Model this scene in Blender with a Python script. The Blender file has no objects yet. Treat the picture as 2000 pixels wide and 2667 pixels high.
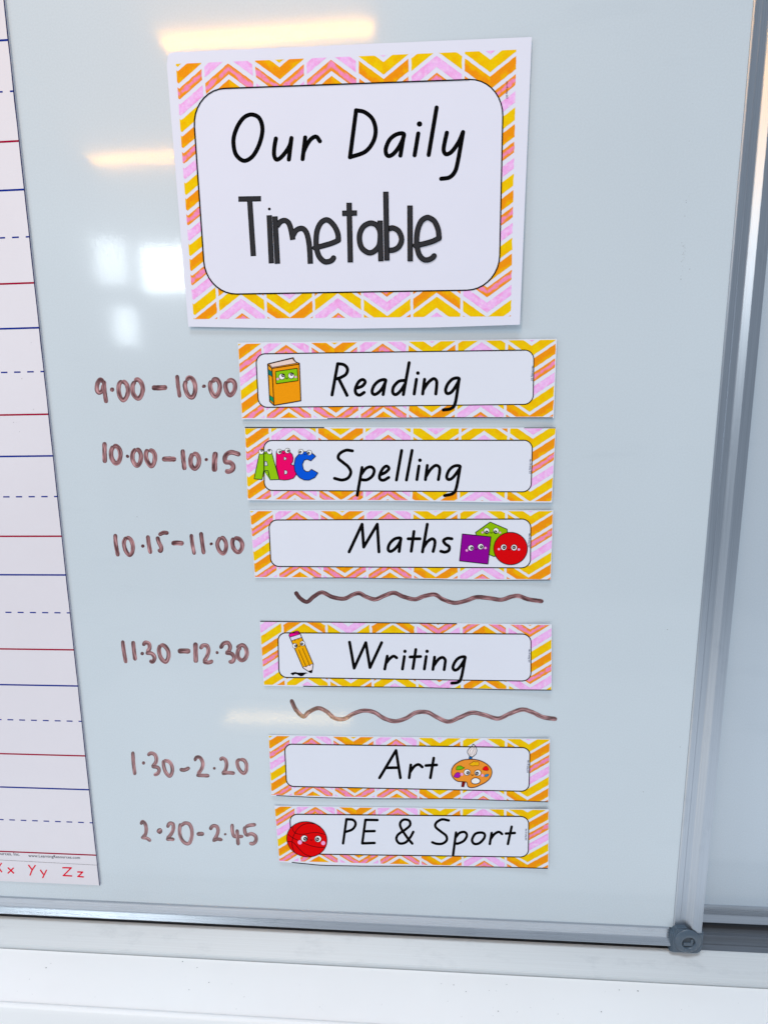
import bpy, bmesh, math, random
import numpy as np
from mathutils import Matrix, Vector, noise as mnoise
random.seed(7)
S = bpy.context.scene
COL = S.collection
# ------------------------------------------------------------------ camera
C0 = np.array([0.05491, -0.35656, 0.00073])
RX, RY, RZ = [math.radians(a) for a in (83.25132, 0.59803, 2.79818)]
FOC = 1027.022            # focal length in pixels of the 2000 px wide photograph
def rot3(rx, ry, rz):
    cx, sx, cy, sy, cz, sz = math.cos(rx), math.sin(rx), math.cos(ry), math.sin(ry), math.cos(rz), math.sin(rz)
    return np.array([[cz,-sz,0],[sz,cz,0],[0,0,1]]) @ np.array([[cy,0,sy],[0,1,0],[-sy,0,cy]]) @ np.array([[1,0,0],[0,cx,-sx],[0,sx,cx]])
MR = rot3(RX, RY, RZ)
cam = bpy.data.cameras.new('camera'); co = bpy.data.objects.new('camera', cam); COL.objects.link(co)
co.location = C0; co.rotation_euler = (RX, RY, RZ)
cam.sensor_fit = 'HORIZONTAL'; cam.sensor_width = 36; cam.lens = 36 * FOC / 2000
cam.clip_start = 0.01; cam.clip_end = 100
S.camera = co
# ------------------------------------------------------------------ world, lamps, exposure
W = bpy.data.worlds.new('World'); S.world = W; W.use_nodes = True
bg = W.node_tree.nodes['Background']; bg.inputs[0].default_value = (0.82, 0.96, 1.14, 1); bg.inputs[1].default_value = 0.38
S.view_settings.view_transform = 'Standard'; S.view_settings.look = 'None'
S.view_settings.exposure = -0.03; S.view_settings.gamma = 1; S.view_settings.use_curve_mapping = False
def area(name, a, b, wid, power, colr, face, spread=math.pi):
    """rectangular lamp from point a to point b (long side), facing direction `face`"""
    a, b, face = Vector(a), Vector(b), Vector(face).normalized()
    L = bpy.data.lights.new(name, 'AREA'); L.shape = 'RECTANGLE'; L.size = (b - a).length; L.size_y = wid
    L.energy = power; L.color = colr; L.spread = spread
    o = bpy.data.objects.new(name, L); COL.objects.link(o)
    x = (b - a).normalized(); z = -face; z = (z - x * z.dot(x)).normalized(); y = z.cross(x)
    m = Matrix((x, y, z)).transposed().to_4x4(); m.translation = (a + b) / 2; o.matrix_world = m
    return o
# warm tubes under the ceiling
area('ceiling_lamp', (-0.68, -0.985, 1.30), (-0.03, -0.98, 1.30), 0.009, 3.8, (1, .45, .05), (.1, .7, -.7))
area('ceiling_lamp', (-1.26, -1.42, 1.30), (-0.45, -1.42, 1.30), 0.011, 3.8, (1, .45, .05), (.2, .7, -.6))
area('overhead_fill', (-1.0, -1.1, 3.5), (0.5, -1.1, 3.5), 0.6, 66, (.86, .97, 1.08), (0, .35, -1))  # added overhead fill that brightens the tray, no such fitting known
area('window_and_fill_light', (-2.6, -1.6, .55), (-2.6, -.7, .55), 1.0, 15, (.84, .93, 1.0), (1, .35, -.15))  # added side fill for a left-to-right falloff, not one of the windows below
area('floor_bounce_fill', (-3.2, -2.0, -1.4), (3.2, -2.0, -1.4), 3.2, 30, (.94, .98, 1.03), (0, 0, 1))  # added lamp sheet standing in for bounce, brightens the lower board
area('floor_bounce_fill', (-1.8, -1.3, -1.35), (1.8, -1.3, -1.35), 1.6, 7, (.97, .98, 1), (0, 0, 1))  # second added sheet, softens the edge of the first
area('low_lamp', (-1.08, -1.93, -1.58), (-0.28, -1.93, -1.58), 0.05, 1.9, (1, .66, .24), (.2, .7, .6))
# daylight through the high windows on the left
area('window_and_fill_light', (-2.85, -3.5, 1.95), (-2.55, -3.5, 1.95), 0.40, 6.5, (.85, .95, 1), (.25, 1, 0))
area('window_and_fill_light', (-2.40, -3.5, 1.86), (-1.85, -3.5, 1.86), 0.40, 24, (.85, .95, 1), (.25, 1, 0))
area('window_and_fill_light', (-2.72, -3.5, 1.36), (-2.50, -3.5, 1.36), 0.34, 4.5, (.85, .95, 1), (.25, 1, 0))
# ------------------------------------------------------------------ projection helpers (points that lie on the board)
def rays(p):
    p = np.atleast_2d(np.asarray(p, float))
    d = np.c_[(p[:, 0] - 1000) / FOC, -(p[:, 1] - 1333.5) / FOC, -np.ones(len(p))]
    return d @ MR.T
def at(p, Y=0.0):
    d = rays(p); t = (Y - C0[1]) / d[:, 1]
    return C0 + t[:, None] * d
def frame(x0, y0, s):
    return lambda pts: np.atleast_2d(np.asarray(pts, float)) / s + np.array([x0, y0])
def homog(src, dst):
    A = []
    for (x, y), (u, v) in zip(src, dst):
        A.append([x, y, 1, 0, 0, 0, -u*x, -u*y]); A.append([0, 0, 0, x, y, 1, -v*x, -v*y])
    h = np.linalg.solve(np.array(A, float), np.array(dst, float).ravel())
    return np.append(h, 1).reshape(3, 3)
def hap(H, p):
    p = np.atleast_2d(np.asarray(p, float)); q = np.c_[p, np.ones(len(p))] @ H.T
    return q[:, :2] / q[:, 2:]
def lin(c):
    return tuple((v/255/12.92 if v/255 <= .04045 else ((v/255+.055)/1.055)**2.4) for v in c)
ILL = (0.70, 0.76, 0.86)
def ink(c):          # printed colour as it looks in the photograph -> reflectance
    return tuple(min(.92, max(.004, l / i)) for l, i in zip(lin(c), ILL))
def nz(x, y, z=0.0): return mnoise.noise(Vector((x, y, z)))
# ------------------------------------------------------------------ objects
def link(o, parent=None):
    COL.objects.link(o)
    if parent is not None: o.parent = parent
    return o
def thing(name, label, cat, group=None, loc=(0, 0, 0)):
    o = bpy.data.objects.new(name, None); o.empty_display_size = .02; link(o)
    o.location = loc; o['label'] = label; o['category'] = cat
    if group: o['group'] = group
    return o
def part_empty(name, parent, label=None):
    o = bpy.data.objects.new(name, None); o.empty_display_size = .01; link(o, parent)
    if label: o['label'] = label
    return o
class MB:
    """vertex + face + colour collector"""
    def __init__(s): s.v, s.f, s.c = [], [], []
    def add(s, verts, faces, cols):
        n = len(s.v); s.v.extend([tuple(map(float, q)) for q in verts])
        s.f.extend([tuple(i + n for i in f) for f in faces])
        if len(cols) and not hasattr(cols[0], '__len__'): cols = [cols] * len(verts)
        s.c.extend([tuple(c) for c in cols])
    def build(s, name, mat, parent=None, label=None, smooth=True, origin=None):
        me = bpy.data.meshes.new(name); me.from_pydata(s.v, [], s.f); me.update()
        if s.c:
            a = me.color_attributes.new('Col', 'FLOAT_COLOR', 'POINT')
            a.data.foreach_set('color', np.c_[np.array(s.c)[:, :3], np.ones(len(s.c))].ravel())
        if smooth: me.polygons.foreach_set('use_smooth', [True] * len(me.polygons))
        me.materials.append(mat)
        o = bpy.data.objects.new(name, me); link(o, parent)
        if parent is not None:
            w = Matrix.Identity(4); q = parent
            while q is not None: w.translation += q.location; q = q.parent
            off = w.translation
            if off.length > 0: me.transform(Matrix.Translation(-off))
        if label: o['label'] = label
        return o
# ------------------------------------------------------------------ materials
def new_mat(name):
    m = bpy.data.materials.new(name); m.use_nodes = True
    nt = m.node_tree; return m, nt, nt.nodes['Principled BSDF']
def node(nt, t, **kw):
    n = nt.nodes.new(t)
    for k, v in kw.items(): setattr(n, k, v)
    return n
def tex(nt, scale, detail=3, rough=.5, vec=None):
    n = node(nt, 'ShaderNodeTexNoise'); n.inputs['Scale'].default_value = scale
    n.inputs['Detail'].default_value = detail; n.inputs['Roughness'].default_value = rough
    if vec is not None: nt.links.new(vec, n.inputs['Vector'])
    return n
def coords(nt, scale=(1, 1, 1)):
    g = node(nt, 'ShaderNodeNewGeometry'); mp = node(nt, 'ShaderNodeMapping'); mp.inputs['Scale'].default_value = scale
    nt.links.new(g.outputs['Position'], mp.inputs['Vector']); return mp.outputs['Vector']
def ramp(nt, fac, a, ca, b, cb):
    r = node(nt, 'ShaderNodeValToRGB'); e = r.color_ramp.elements
    e[0].position, e[0].color = a, (*ca, 1); e[1].position, e[1].color = b, (*cb, 1)
    nt.links.new(fac, r.inputs['Fac']); return r.outputs['Color']
def bump(nt, h, strength, dist, target):
    b = node(nt, 'ShaderNodeBump'); b.inputs['Strength'].default_value = strength; b.inputs['Distance'].default_value = dist
    nt.links.new(h, b.inputs['Height']); nt.links.new(b.outputs['Normal'], target); return b
def gloss_layers(nt, b, rough=.31, spec=.20, coat=.60, crough=.085):
    b.inputs['Roughness'].default_value = rough; b.inputs['Specular IOR Level'].default_value = spec
    b.inputs['Coat Weight'].default_value = coat; b.inputs['Coat Roughness'].default_value = crough
    # the fine orange-peel of an enamelled board, seen only in its reflections
    n1 = tex(nt, 1500, 2, .6, coords(nt)); n2 = tex(nt, 420, 2, .5, coords(nt))
    ad = node(nt, 'ShaderNodeMath', operation='ADD'); nt.links.new(n1.outputs['Fac'], ad.inputs[0]); nt.links.new(n2.outputs['Fac'], ad.inputs[1])
    bp = bump(nt, ad.outputs[0], .5, .000003, b.inputs['Coat Normal'])
    n3 = tex(nt, 620, 3, .7, coords(nt)); mr = node(nt, 'ShaderNodeMapRange')
    for k_, v_ in (('From Min', .38), ('From Max', .62), ('To Min', coat*.2), ('To Max', min(1, coat*1.5))): mr.inputs[k_].default_value = v_
    nt.links.new(n3.outputs['Fac'], mr.inputs['Value']); nt.links.new(mr.outputs['Result'], b.inputs['Coat Weight'])
def mat_board(name, colr):
    m, nt, b = new_mat(name)
    big = tex(nt, 5, 3, .5, coords(nt, (1, 1, .6)))
    c = ramp(nt, big.outputs['Fac'], .3, tuple(v*.97 for v in colr), .7, tuple(min(1, v*1.02) for v in colr))
    # faint ghosting left by the eraser: long streaks
    st = tex(nt, 14, 5, .65, coords(nt, (.5, 1, 2.6)))
    gs = ramp(nt, st.outputs['Fac'], .60, (1, 1, 1), .80, (.955, .96, .965))
    mx = node(nt, 'ShaderNodeMix', data_type='RGBA', blend_type='MULTIPLY'); mx.inputs[0].default_value = 1
    nt.links.new(c, mx.inputs[6]); nt.links.new(gs, mx.inputs[7])
    nt.links.new(mx.outputs[2], b.inputs['Base Color'])
    gloss_layers(nt, b)
    return m
def mat_vcol(name, rough=.55, spec=.3, board_gloss=False, grain=.05):
    m, nt, b = new_mat(name)
    a = node(nt, 'ShaderNodeAttribute'); a.attribute_name = 'Col'
    n = tex(nt, 900, 2, .5, coords(nt)); g = ramp(nt, n.outputs['Fac'], .3, (1-grain,)*3, .7, (1+grain,)*3)
    mx = node(nt, 'ShaderNodeMix', data_type='RGBA', blend_type='MULTIPLY'); mx.inputs[0].default_value = 1
    nt.links.new(a.outputs['Color'], mx.inputs[6]); nt.links.new(g, mx.inputs[7]); nt.links.new(mx.outputs[2], b.inputs['Base Color'])
    b.inputs['Roughness'].default_value = rough; b.inputs['Specular IOR Level'].default_value = spec
    if board_gloss: gloss_layers(nt, b, .30, .2, .65, .085)
    return m
def mat_paper(name, colr, rough=.62, spec=.3):
    m, nt, b = new_mat(name)
    n = tex(nt, 30, 4, .6, coords(nt)); c = ramp(nt, n.outputs['Fac'], .3, tuple(v*.985 for v in colr), .7, colr)
    nt.links.new(c, b.inputs['Base Color']); b.inputs['Roughness'].default_value = rough; b.inputs['Specular IOR Level'].default_value = spec
    f = tex(nt, 1600, 2, .5, coords(nt)); bump(nt, f.outputs['Fac'], .15, .00004, b.inputs['Normal'])
    return m
def mat_metal(name, colr, rough, along='x', metallic=1.0, streak=.12):
    m, nt, b = new_mat(name)
    sc = (.6, 90, 90) if along == 'x' else (90, 90, .6)
    n = tex(nt, 14, 4, .6, coords(nt, sc)); c = ramp(nt, n.outputs['Fac'], .25, tuple(v*(1-streak) for v in colr), .75, tuple(min(1, v*(1+streak*.6)) for v in colr))
    sm = tex(nt, 55, 5, .7, coords(nt, (.35, 1, 1.4) if along == 'x' else (1, 1, .35)))
    d = ramp(nt, sm.outputs['Fac'], .56, (1, 1, 1), .78, (.84, .85, .86))
    mx = node(nt, 'ShaderNodeMix', data_type='RGBA', blend_type='MULTIPLY'); mx.inputs[0].default_value = 1
    nt.links.new(c, mx.inputs[6]); nt.links.new(d, mx.inputs[7]); nt.links.new(mx.outputs[2], b.inputs['Base Color'])
    b.inputs['Metallic'].default_value = metallic; b.inputs['Roughness'].default_value = rough
    rr = node(nt, 'ShaderNodeMapRange'); rr.inputs['To Min'].default_value = rough*.85; rr.inputs['To Max'].default_value = min(1, rough*1.25)
    nt.links.new(n.outputs['Fac'], rr.inputs['Value']); nt.links.new(rr.outputs['Result'], b.inputs['Roughness'])
    bump(nt, n.outputs['Fac'], .25, .0001, b.inputs['Normal'])
    return m
def mat_plain(name, colr, rough=.5, spec=.4, scale=40, var=.05, metallic=0):
    m, nt, b = new_mat(name)
    n = tex(nt, scale, 4, .6, coords(nt)); c = ramp(nt, n.outputs['Fac'], .3, tuple(v*(1-var) for v in colr), .7, colr)
    nt.links.new(c, b.inputs['Base Color']); b.inputs['Roughness'].default_value = rough; b.inputs['Specular IOR Level'].default_value = spec
    b.inputs['Metallic'].default_value = metallic
    return m
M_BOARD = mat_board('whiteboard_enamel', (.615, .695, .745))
M_BOARD2 = mat_board('whiteboard_enamel_shaded', (.53, .615, .69))  # same enamel darkened, shade of the set-back board put into its colour
M_PAPER = mat_paper('printer_paper', (.79, .805, .915), .62, .15)
M_CHART = mat_paper('laminated_chart', (.775, .75, .80), .38, .45)
M_CARD = mat_paper('matte_card', (.79, .82, .905), .62, .15)
M_INK = mat_vcol('printed_ink', .6, .0)
M_MARK = mat_vcol('dry_marker_ink', board_gloss=True, grain=.03)
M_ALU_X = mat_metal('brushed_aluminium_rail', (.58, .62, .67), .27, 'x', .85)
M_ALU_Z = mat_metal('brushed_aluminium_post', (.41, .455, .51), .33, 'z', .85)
M_LIP = mat_metal('anodised_track_lip', (.66, .70, .72), .5, 'x', .12, .06)
M_CHAN = mat_metal('track_channel_metal', (.26, .29, .33), .45, 'x', .7)
M_PLAST = mat_plain('blue_grey_plastic', (.075, .11, .15), .38, .5, 60)
M_DARK = mat_plain('recess_shade', (.05, .065, .08), .6)  # near-black colour stands in for shade in the gaps and the socket
M_TRAY = mat_plain('white_painted_tray', (.92, .94, .95), .34, .45, 9, .03)
M_WALL = mat_plain('painted_wall', (.6, .64, .68), .7, .3, 12)
# ------------------------------------------------------------------ sheets and strokes
class Sheet:
    """A surface hung on the board. px positions are photograph pixels of points of that surface."""
    def __init__(s, corners=None, lift=lambda u, v: 0*u):
        s.c = corners; s.lift = lift
        s.H = homog(corners, [(0, 1), (1, 1), (1, 0), (0, 0)]) if corners is not None else None
    def map(s, p, layer=0.0):
        p = np.atleast_2d(np.asarray(p, float))
        if s.H is None: h = np.zeros(len(p))
        else:
            uv = np.clip(hap(s.H, p), -.05, 1.05); h = s.lift(uv[:, 0], uv[:, 1])
        h = h + np.asarray(layer) * 1.0
        d = rays(p); t = (-h - C0[1]) / d[:, 1]
        return C0 + t[:, None] * d
BOARD = Sheet()
LY = 0.00004          # one print layer
def crom(pts, step, closed=False):
    P = np.asarray(pts, float); n = len(P)
    if n == 2:
        k = max(2, int(np.linalg.norm(P[1]-P[0])/step)+1); t = np.linspace(0, 1, k)[:, None]; return P[0]*(1-t)+P[1]*t
    Q = np.vstack([P[-2] if closed else 2*P[0]-P[1], P, P[1] if closed else 2*P[-1]-P[-2]])
    out = []
    for i in range(1, n):
        p0, p1, p2, p3 = Q[i-1], Q[i], Q[i+1], Q[i+2]
        k = max(2, int(np.linalg.norm(p2-p1)/step)+1)
        for t in np.linspace(0, 1, k, endpoint=False):
            out.append(.5*((2*p1)+(-p0+p2)*t+(2*p0-5*p1+4*p2-p3)*t*t+(-p0+3*p1-3*p2+p3)*t**3))
    out.append(Q[n]); return np.array(out)
def normals2(P):
    T = np.gradient(P, axis=0); T /= (np.linalg.norm(T, axis=1)[:, None] + 1e-9)
    return T, np.c_[-T[:, 1], T[:, 0]]
def stroke(mb, sh, pts, w, col, layer, cap='round', step=2.2, straight=False, wend=None):
    closed = np.allclose(pts[0], pts[-1])
    P = np.asarray(pts, float) if straight else crom(pts, step, closed)
    if len(P) < 3 or straight: P = np.vstack([crom([a, b], step)[:-1] for a, b in zip(P[:-1], P[1:])] + [P[-1:]])
    T, N = normals2(P)
    if closed: T[0] = T[-1] = (T[1]+T[-2])/2; N[0] = N[-1] = (N[1]+N[-2])/2
    n = len(P); ws = np.full(n, w/2.) if wend is None else np.linspace(w/2., wend/2., n)
    lay = layer + np.arange(n)*2.0e-7
    L = sh.map(P - N*ws[:, None], lay); Rr = sh.map(P + N*ws[:, None], lay)
    V = np.vstack([L, Rr]); mb.add(V, [(i, i+1, n+i+1, n+i) for i in range(n-1)], col)
    if cap == 'round' and not closed:
        for c, t, hw, l in ((P[0], -T[0], ws[0], lay[0]), (P[-1], T[-1], ws[-1], lay[-1])):
            a0 = math.atan2(t[1], t[0]); A = np.linspace(a0-math.pi/2, a0+math.pi/2, 9)
            q = np.vstack([c, c + hw*np.c_[np.cos(A), np.sin(A)]])
            mb.add(sh.map(q, l), [(0, i, i+1) for i in range(1, 9)], col)
def disc(mb, sh, c, rx, col, layer, ry=None, n=22):
    ry = ry or rx; A = np.linspace(0, 2*math.pi, n, endpoint=False)
    q = np.vstack([c, np.array(c) + np.c_[rx*np.cos(A), ry*np.sin(A)]])
    mb.add(sh.map(q, layer), [(0, 1+i, 1+(i+1) % n) for i in range(n)], col)
def fill(mb, sh, pts, col, layer, maxlen=9.0):
    """filled outline, cut fine enough to follow the curl of the paper"""
    bm = bmesh.new(); P = np.asarray(pts, float)
    if np.allclose(P[0], P[-1]): P = P[:-1]
    f = bm.faces.new([bm.verts.new((x, y, 0)) for x, y in P]); bmesh.ops.triangulate(bm, faces=[f])
    for _ in range(7):
        es = [e for e in bm.edges if e.calc_length() > maxlen]
        if not es: break
        bmesh.ops.subdivide_edges(bm, edges=es, cuts=1); bmesh.ops.triangulate(bm, faces=bm.faces[:])
    bm.verts.index_update(); q = np.array([(v.co.x, v.co.y) for v in bm.verts])
    mb.add(sh.map(q, layer), [tuple(v.index for v in f.verts) for f in bm.faces], col); bm.free()
# ------------------------------------------------------------------ profile extrusion
def extrude(profile, a, b, axis, colr=None):
    """profile: list of (p, q) -> swept along axis between a and b. axis 'x': (y, z); axis 'z': (x, y)"""
    mb = MB(); n = len(profile); k = 2
    for s in (a, b):
        for p, q in profile: mb.v.append((s, p, q) if axis == 'x' else (p, q, s))
    for i in range(n-1): mb.f.append((i, i+1, n+i+1, n+i))
    return mb
def build_ext(name, profile, a, b, axis, mat, parent, label=None, bev=.0004):
    mb = extrude(profile + [profile[0]], a, b, axis); n = len(profile)+1
    mb.f.append(tuple(range(n-1))); mb.f.append(tuple(range(n, 2*n-1))[::-1])
    bm = bmesh.new(); me = bpy.data.meshes.new(name); me.from_pydata(mb.v, [], mb.f); bm.from_mesh(me)
    bmesh.ops.remove_doubles(bm, verts=bm.verts, dist=1e-6); bmesh.ops.recalc_face_normals(bm, faces=bm.faces)
    if bev:
        ax = 0 if axis == 'x' else 2
        es = [e for e in bm.edges if abs(e.verts[0].co[ax]-e.verts[1].co[ax]) > abs(b-a)*.9 and e.calc_face_angle(0) > .2]
        bmesh.ops.bevel(bm, geom=es, offset=bev, segments=2, affect='EDGES', clamp_overlap=True)
    bm.to_mesh(me); bm.free(); me.materials.append(mat)
    o = bpy.data.objects.new(name, me); link(o, parent)
    if label: o['label'] = label
    return o
XR, ZB, XL, ZT = .3225, -.46206, -.9, .75
# ------------------------------------------------------------------ setting
def plane_box(name, x0, x1, y0, y1, z0, z1, mat, parent=None, label=None, bev=0):
    bm = bmesh.new(); bmesh.ops.create_cube(bm, size=1)
    for v in bm.verts: v.co = ((x0+x1)/2+v.co.x*(x1-x0), (y0+y1)/2+v.co.y*(y1-y0), (z0+z1)/2+v.co.z*(z1-z0))
    if bev: bmesh.ops.bevel(bm, geom=bm.edges[:], offset=bev, segments=2, affect='EDGES')
    me = bpy.data.meshes.new(name); bm.to_mesh(me); bm.free(); me.materials.append(mat)
    o = bpy.data.objects.new(name, me); link(o, parent)
    if label: o['label'] = label
    return o
w = plane_box('wall', -2, 2.2, .052, .12, -1.4, 1.3, M_WALL); w['kind'] = 'structure'
# ------------------------------------------------------------------ front whiteboard
wb = thing('whiteboard', 'large white sliding board in front, carrying the timetable cards and handwritten times', 'whiteboard')
plane_box('writing_surface', XL, XR, 0, .012, ZB, ZT, M_BOARD, wb)
# frame profile: inner flange, bevel rising outwards, outer flange that turns under
def fprof(t0, sgn, y0=0.0):     # (distance from the inner edge, y)
    return [(t0 + sgn*d, y0 + y) for d, y in ((-.0006, .010), (-.0006, -.0006), (.0003, -.0011), (.0052, -.0011), (.0053, -.0014), (.0061, -.0014), (.0062, -.0011), (.0106, -.0011), (.0112, -.0014), (.0150, -.0046), (.0240, -.0044), (.0246, -.0036), (.0246, .0135), (.006, .0135), (.006, .010))]
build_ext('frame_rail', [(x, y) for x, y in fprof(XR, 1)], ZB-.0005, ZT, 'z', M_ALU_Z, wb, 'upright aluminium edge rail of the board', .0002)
bp = [(y, z) for z, y in [(ZB - d, y) for d, y in ((-.0006, .010), (-.0006, -.0006), (.0003, -.0011), (.0104, -.0011), (.0110, -.0014), (.0150, -.0046), (.0158, -.0044), (.0164, -.0036), (.0164, .0135), (.006, .0135), (.006, .010))]]
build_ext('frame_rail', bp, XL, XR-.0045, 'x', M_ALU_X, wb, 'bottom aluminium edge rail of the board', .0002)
plane_box('gap_shade', XL, XR-.003, .0035, .0120, ZB-.0262, ZB-.0164, M_DARK, wb, 'dark strip added as shade in the gap under the bottom rail')  # added dark strip, painted shade for the gap below the frame
# corner cap
def cap_outline(n=10):
    x0, x1, z0, z1 = XR-.0040, XR+.0262, ZB-.0225, ZB+.0048
    P = [(x0, ZB-.0022), (XR-.0025, ZB-.0016), (XR-.0009, ZB+.0006), (XR-.0003, ZB+.0030), (XR+.0008, z1), (XR+.0100, z1), (XR+.0146, ZB+.0012), (x1, ZB+.0010)]
    r = .007
    for a in np.linspace(0, -math.pi/2, n): P.append((x1-r+r*math.cos(a), z0+r+r*math.sin(a)))
    P.append((x0, z0)); P.append((x0-.0006, z0+.012)); return P
def cap():
    bm = bmesh.new(); vs = [bm.verts.new((x, -.0052, z)) for x, z in cap_outline()]; f = bm.faces.new(vs)
    r = bmesh.ops.extrude_face_region(bm, geom=[f]); 
    for v in [g for g in r['geom'] if isinstance(g, bmesh.types.BMVert)]: v.co.y = .0142
    bmesh.ops.recalc_face_normals(bm, faces=bm.faces)
    es = [e for e in bm.edges if all(abs(v.co.y+.0052) < 1e-6 for v in e.verts)]
    bmesh.ops.bevel(bm, geom=es, offset=.0012, segments=3, affect='EDGES')
    me = bpy.data.meshes.new('corner_cap'); bm.to_mesh(me); bm.free(); me.materials.append(M_PLAST)
    o = bpy.data.objects.new('corner_cap', me); link(o, wb); return o
capo = cap(); capo['label'] = 'blue-grey plastic corner cap'
# boss: raised round collar cut off by the edges of the cap, with a round socket, its depth only a dark disc
CX, _, CZ = at([(1794.6, 2459.5)], -.0075)[0]
def rings(name, prof, mat, parent, n=56):
    mb = MB(); k = len(prof)
    for i in range(n):
        a = 2*math.pi*i/n
        for r_, y in prof:
            mb.v.append((min(CX+r_*math.cos(a), XR+.0246), y, max(CZ+r_*math.sin(a), ZB-.0214)))
    for i in range(n):
        for j in range(k-1): mb.f.append((i*k+j, i*k+j+1, ((i+1) % n)*k+j+1, ((i+1) % n)*k+j))
    me_ = mb.build(name, mat, parent); return me_
rings('collar', [(.0128, -.0050), (.0127, -.0056), (.0123, -.0060), (.0098, -.0070), (.0090, -.0074), (.0068, -.0074), (.0064, -.0071), (.0063, -.0054)], M_PLAST, capo)
rings('socket_shade', [(.0064, -.0057), (.0001, -.0057)], M_DARK, capo)  # dark disc on the cap face stands in for the shaded hole
plane_box('socket_ledge', CX-.0044, CX+.0044, -.0064, -.0054, CZ-.0040, CZ-.0006, M_PLAST, capo)
plane_box('socket_rib', CX+.0024, CX+.0046, -.0063, -.0054, CZ-.0005, CZ+.0034, M_PLAST, capo)
# ------------------------------------------------------------------ rear whiteboard on the right
YB = .0225
wb2 = thing('whiteboard', 'second white board set back behind the right frame rail of the front board', 'whiteboard', loc=(0, 0, 0))
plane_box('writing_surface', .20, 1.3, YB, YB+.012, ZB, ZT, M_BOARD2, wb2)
bp2 = [(y, z) for z, y in [(ZB - d, YB + y) for d, y in ((-.0006, .010), (-.0006, -.0006), (.0003, -.0011), (.0104, -.0011), (.0110, -.0014), (.0150, -.0046), (.0158, -.0044), (.0164, -.0036), (.0164, .0135), (.006, .0135), (.006, .010))]]
build_ext('frame_rail', bp2, .20, 1.3, 'x', M_ALU_X, wb2, 'bottom aluminium edge rail of the rear board', .0002)
plane_box('gap_shade', .20, 1.3, YB+.0035, YB+.0120, ZB-.0262, ZB-.0164, M_DARK, wb2)  # same added dark strip for the shaded gap of the rear board
# ------------------------------------------------------------------ sliding track under the boards
tr = thing('sliding_track', 'long aluminium sliding track running under both boards', 'track')
build_ext('track_channel', [(.050, -.4885), (.0190, -.4885), (.0185, -.4872), (.0165, -.4872), (.0160, -.4900), (.0095, -.4900), (.0090, -.4892), (.0080, -.4892), (.0075, -.4905), (.0010, -.4905), (.0010, -.53), (.050, -.53)], -1.2, 1.5, 'x', M_CHAN, tr, bev=.00015)
build_ext('front_lip', [(.0008, -.4875), (-.0010, -.4878), (-.0175, -.4975), (-.0182, -.4990), (-.0182, -.53), (.0008, -.53)], -1.2, 1.5, 'x', M_LIP, tr, bev=.0004)
tray = thing('pen_tray', 'white painted ledge with a raised front ridge below the aluminium track', 'ledge')
build_ext('tray_shelf', [(-.0186, -.5005), (-.030, -.5008), (-.0575, -.5020), (-.0575, -.56), (-.0186, -.56)], -1.2, 1.5, 'x', M_TRAY, tray)
rg = [(-.0578, -.5015)] + [(-.0602+.0022*math.cos(a), -.5012+.0016*math.sin(a)) for a in np.linspace(.2, math.pi, 7)] + [(-.0626, -.5040), (-.0630, -.56), (-.0578, -.56)]
build_ext('front_ridge', rg, -1.2, 1.5, 'x', M_TRAY, tray, bev=0)
# specks of marker dust
mb = MB(); rs = random.Random(3)
def specks(mb, spots, yfun):
    for x, y, r in spots:
        d = rays([(x, y)])[0]; P0 = yfun(d)
        if P0 is None: continue
        r = r*.72; n = 6; A = [2*math.pi*i/n for i in range(n)]; e = rs.uniform(1, 2)
        mb.add([P0] + [P0+np.array([r*e*math.cos(a)*rs.uniform(.7, 1.1), r*math.sin(a)*rs.uniform(.7, 1.1), 0]) for a in A], [(0, 1+i, 1+(i+1) % n) for i in range(n)], (.03, .035, .05))
def on_tray(d):
    t = (-.5003-C0[2])/d[2]; P = C0+t*d; P[2] = -.50025 + (-.0186-P[1])*(-.03) if False else P[2]
    return P if -.056 < P[1] < -.021 else None
z6 = frame(0, 2200, 1.659); z7 = frame(1000, 2200, 1.659)
sp = [(*z6([q])[0], r) for q, r in (((789, 507), .0006), ((852, 533), .0004), ((903, 597), .0004), ((817, 629), .0004), ((199, 534), .0005), ((1000, 604), .0003), ((1055, 660), .0003), ((1021, 712), .0003), ((843, 738), .0004), ((1474, 524), .0005), ((220, 515), .0003), ((128, 583), .0003))]
sp += [(*z7([q])[0], r) for q, r in (((301, 608), .0005), ((354, 637), .0004), ((248, 603), .0003), ((455, 632), .0003), ((530, 606), .0003), ((851, 593), .0005), ((912, 592), .0004), ((1097, 634), .0006), ((1016, 630), .0004), ((939, 724), .0005), ((1380, 600), .0003), ((493, 722), .0005), ((470, 742), .0003))]
specks(mb, sp, on_tray)
for _ in range(45):
    specks(mb, [(rs.uniform(0, 2000), rs.uniform(2520, 2660), rs.uniform(.00012, .00025))], on_tray)
so = mb.build('dust_speck', M_INK, tray, smooth=False); so['kind'] = 'stuff'
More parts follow.
